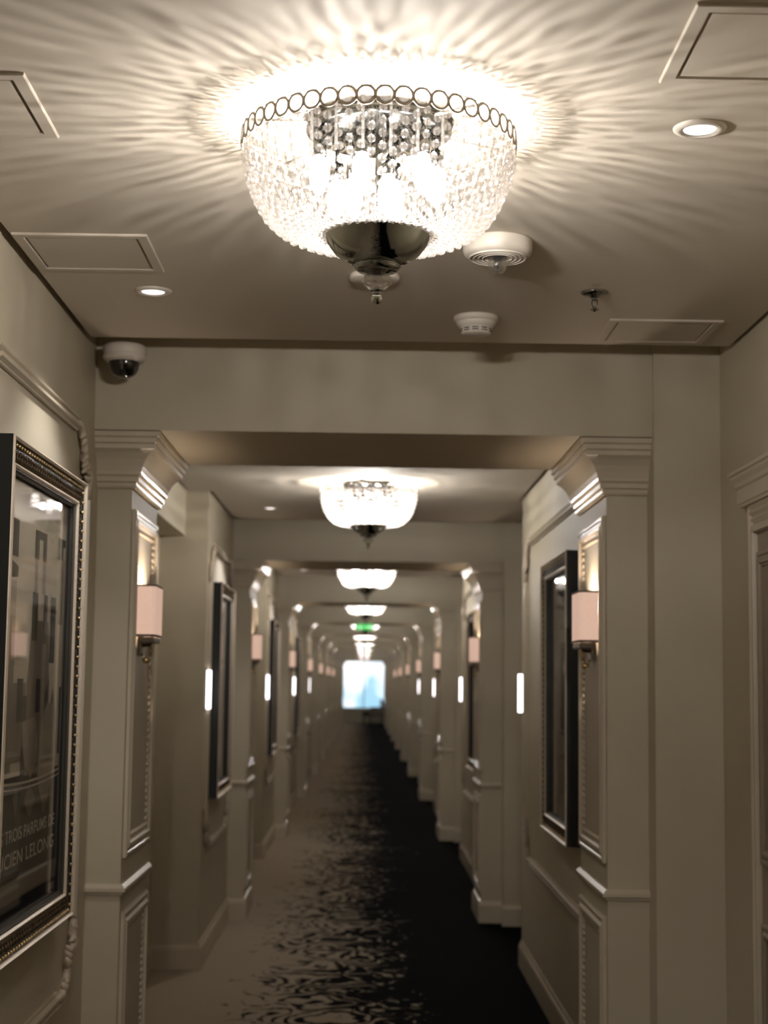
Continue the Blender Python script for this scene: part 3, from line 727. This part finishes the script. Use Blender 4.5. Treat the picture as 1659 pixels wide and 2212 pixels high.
s = empty('sprinkler_head', (.572, 3.88, Z_RAFT)); tag(s, 'chrome sprinkler head hanging from the ceiling at the right', 'sprinkler')
MB().lathe([(.0, .0), (.034, .0), (.036, -.002), (.030, -.006), (.014, -.009), (.010, -.014), (.0, -.014)], 32).build('rosette', 'chrome', s)
b = MB().lathe([(.0, -.012), (.007, -.012), (.007, -.020), (.0045, -.021)], 14); b.tube([(.006, 0, -.02), (.007, 0, -.03), (.002, 0, -.042)], .0016, 6); b.tube([(-.006, 0, -.02), (-.007, 0, -.03), (-.002, 0, -.042)], .0016, 6)
b.build('frame_arms', 'chrome', s)
MB().lathe([(.0, -.021), (.0025, -.021), (.0025, -.041), (.0, -.041)], 8).build('glass_bulb', 'clear', s)
MB().lathe([(.0, -.041), (.004, -.042), (.0115, -.044), (.0115, -.0455), (.004, -.046), (.003, -.050), (.0, -.0505)], 20).build('deflector', 'chrome', s)
s = empty('dome_camera', (-.721, 4.58, 2.447)); tag(s, 'white dome security camera with a black bubble on the header beam at the left corner', 'security camera')
MB().lathe([(.0, .0), (.055, .0), (.063, -.006), (.064, -.022), (.061, -.026), (.0615, -.030), (.064, -.034), (.063, -.042), (.052, -.052), (.0, -.052)], 40).build('housing', 'white', s)
MB().lathe([(.046, -.050), (.0455, -.062), (.041, -.078), (.032, -.090), (.018, -.098), (.0, -.100)], 36).build('bubble', 'dome', s)
MB().bbox(-.022, .022, .03, .121, -.03, -.004).build('bracket', 'white', s)

# exit sign under the fourth beam
s = empty('exit_sign', (.004, left_shaft(3) + .0, 2.213)); tag(s, 'small green lit exit sign hanging under a far header beam', 'exit sign')
MB().bbox(-.115, .115, -.02, .02, -.082, -.012, .004).build('panel', 'green', s)
MB().box(-.1, -.09, -.005, .005, -.013, .003).build('hanger', 'chrome', s); MB().box(.09, .1, -.005, .005, -.013, .003).build('hanger', 'chrome', s)
b = MB(); mp = lambda a, z, h: (a, h, z)
b.ball((-.058, -.021, -.030), .008, 10, 6, (1, .25, 1)); b.prism([(-.066, -.040), (-.05, -.038), (-.045, -.058), (-.03, -.072), (-.037, -.076), (-.056, -.060), (-.068, -.076), (-.076, -.072), (-.062, -.056)], -.0225, -.0195, mp)
b.prism([(.02, -.053), (.02, -.045), (.075, -.045), (.075, -.034), (.105, -.049), (.075, -.064), (.075, -.053)], -.0225, -.0195, mp)
b.build('running_figure', 'exitw', s)

# ------------------------------------------------------------------ door at the right edge
d = empty('door_1', (XRR, 3.95, 0)); tag(d, 'panelled door in a moulded casing with a cornice hood at the right edge', 'door', kind='structure')
MP = lambda a, b_, h: (-h, a, b_)
MB().box(-.018, 0, -.40, .31, 0, 1.96).build('door_leaf', 'door', d)
b = MB()
for (z0, z1) in ((.2, .85), (1.0, 1.82)): b.sweep([(-.30, z0), (-.30, z1), (.21, z1), (.21, z0)], True, frame_profile(.04, .012), lambda a, z, h: (-.018 - h, a, z))
b.build('door_panel_moulding', 'door', d)
CAS = [(0, 0), (0, .018), (.012, .026), (.02, .020), (.03, .028), (.04, .020), (.05, .028), (.06, .020), (.07, .032), (.085, .034), (.09, 0)]
MB().sweep([(.31, 0), (.31, 1.96), (-.40, 1.96), (-.40, 0)], False, [(-o, h) for o, h in CAS], MP).build('casing', 'trim', d)
HOOD = [(0, 0), (.034, 0), (.036, .008), (.042, .012), (.042, .055), (.05, .06), (.054, .072), (.066, .086), (.066, .094), (.074, .098), (.074, .108), (0, .108)]
MB().sweep([(.0, .36), (-.004, .36), (-.004, -.45), (.0, -.45)], False, [(o * .68, h * .9) for o, h in HOOD], lambda a, y, h: (a, y, 1.957 + h)).build('cornice_hood', 'trim', d)
b = MB().ball((-.075, -.33, 1.0), .026, 16, 10); b.tube([(-.018, -.33, 1.0), (-.07, -.33, 1.0)], .009, 8); b.build('door_handle', 'chrome', d)

# ------------------------------------------------------------------ low seats at the end window
s = empty('bench', (.40, 56.6, 0)); tag(s, 'low dark bench below the end window at the right', 'bench')
MB().bbox(-.42, .40, -.22, .22, .28, .44, .03).build('seat', 'seat', s)
for x in (-.37, .35):
    for y in (-.17, .17): MB().bbox(x - .025, x + .025, y - .025, y + .025, 0, .29, .005).build('leg', 'wood', s)
s = empty('armchair', (.46, 55.35, 0)); tag(s, 'grey upholstered chair beside the end window at the right wall', 'chair')
MB().bbox(-.24, .24, -.26, .26, .30, .46, .04).build('seat', 'seatl', s); MB().bbox(.14, .25, -.27, .27, .40, .92, .04).build('backrest', 'seatl', s)
for y in (-.28, .28): MB().bbox(-.22, .2, y - .04, y + .04, .30, .62, .03).build('armrest', 'seatl', s)
for x in (-.2, .2):
    for y in (-.22, .22): MB().bbox(x - .02, x + .02, y - .02, y + .02, 0, .31, .005).build('leg', 'wood', s)
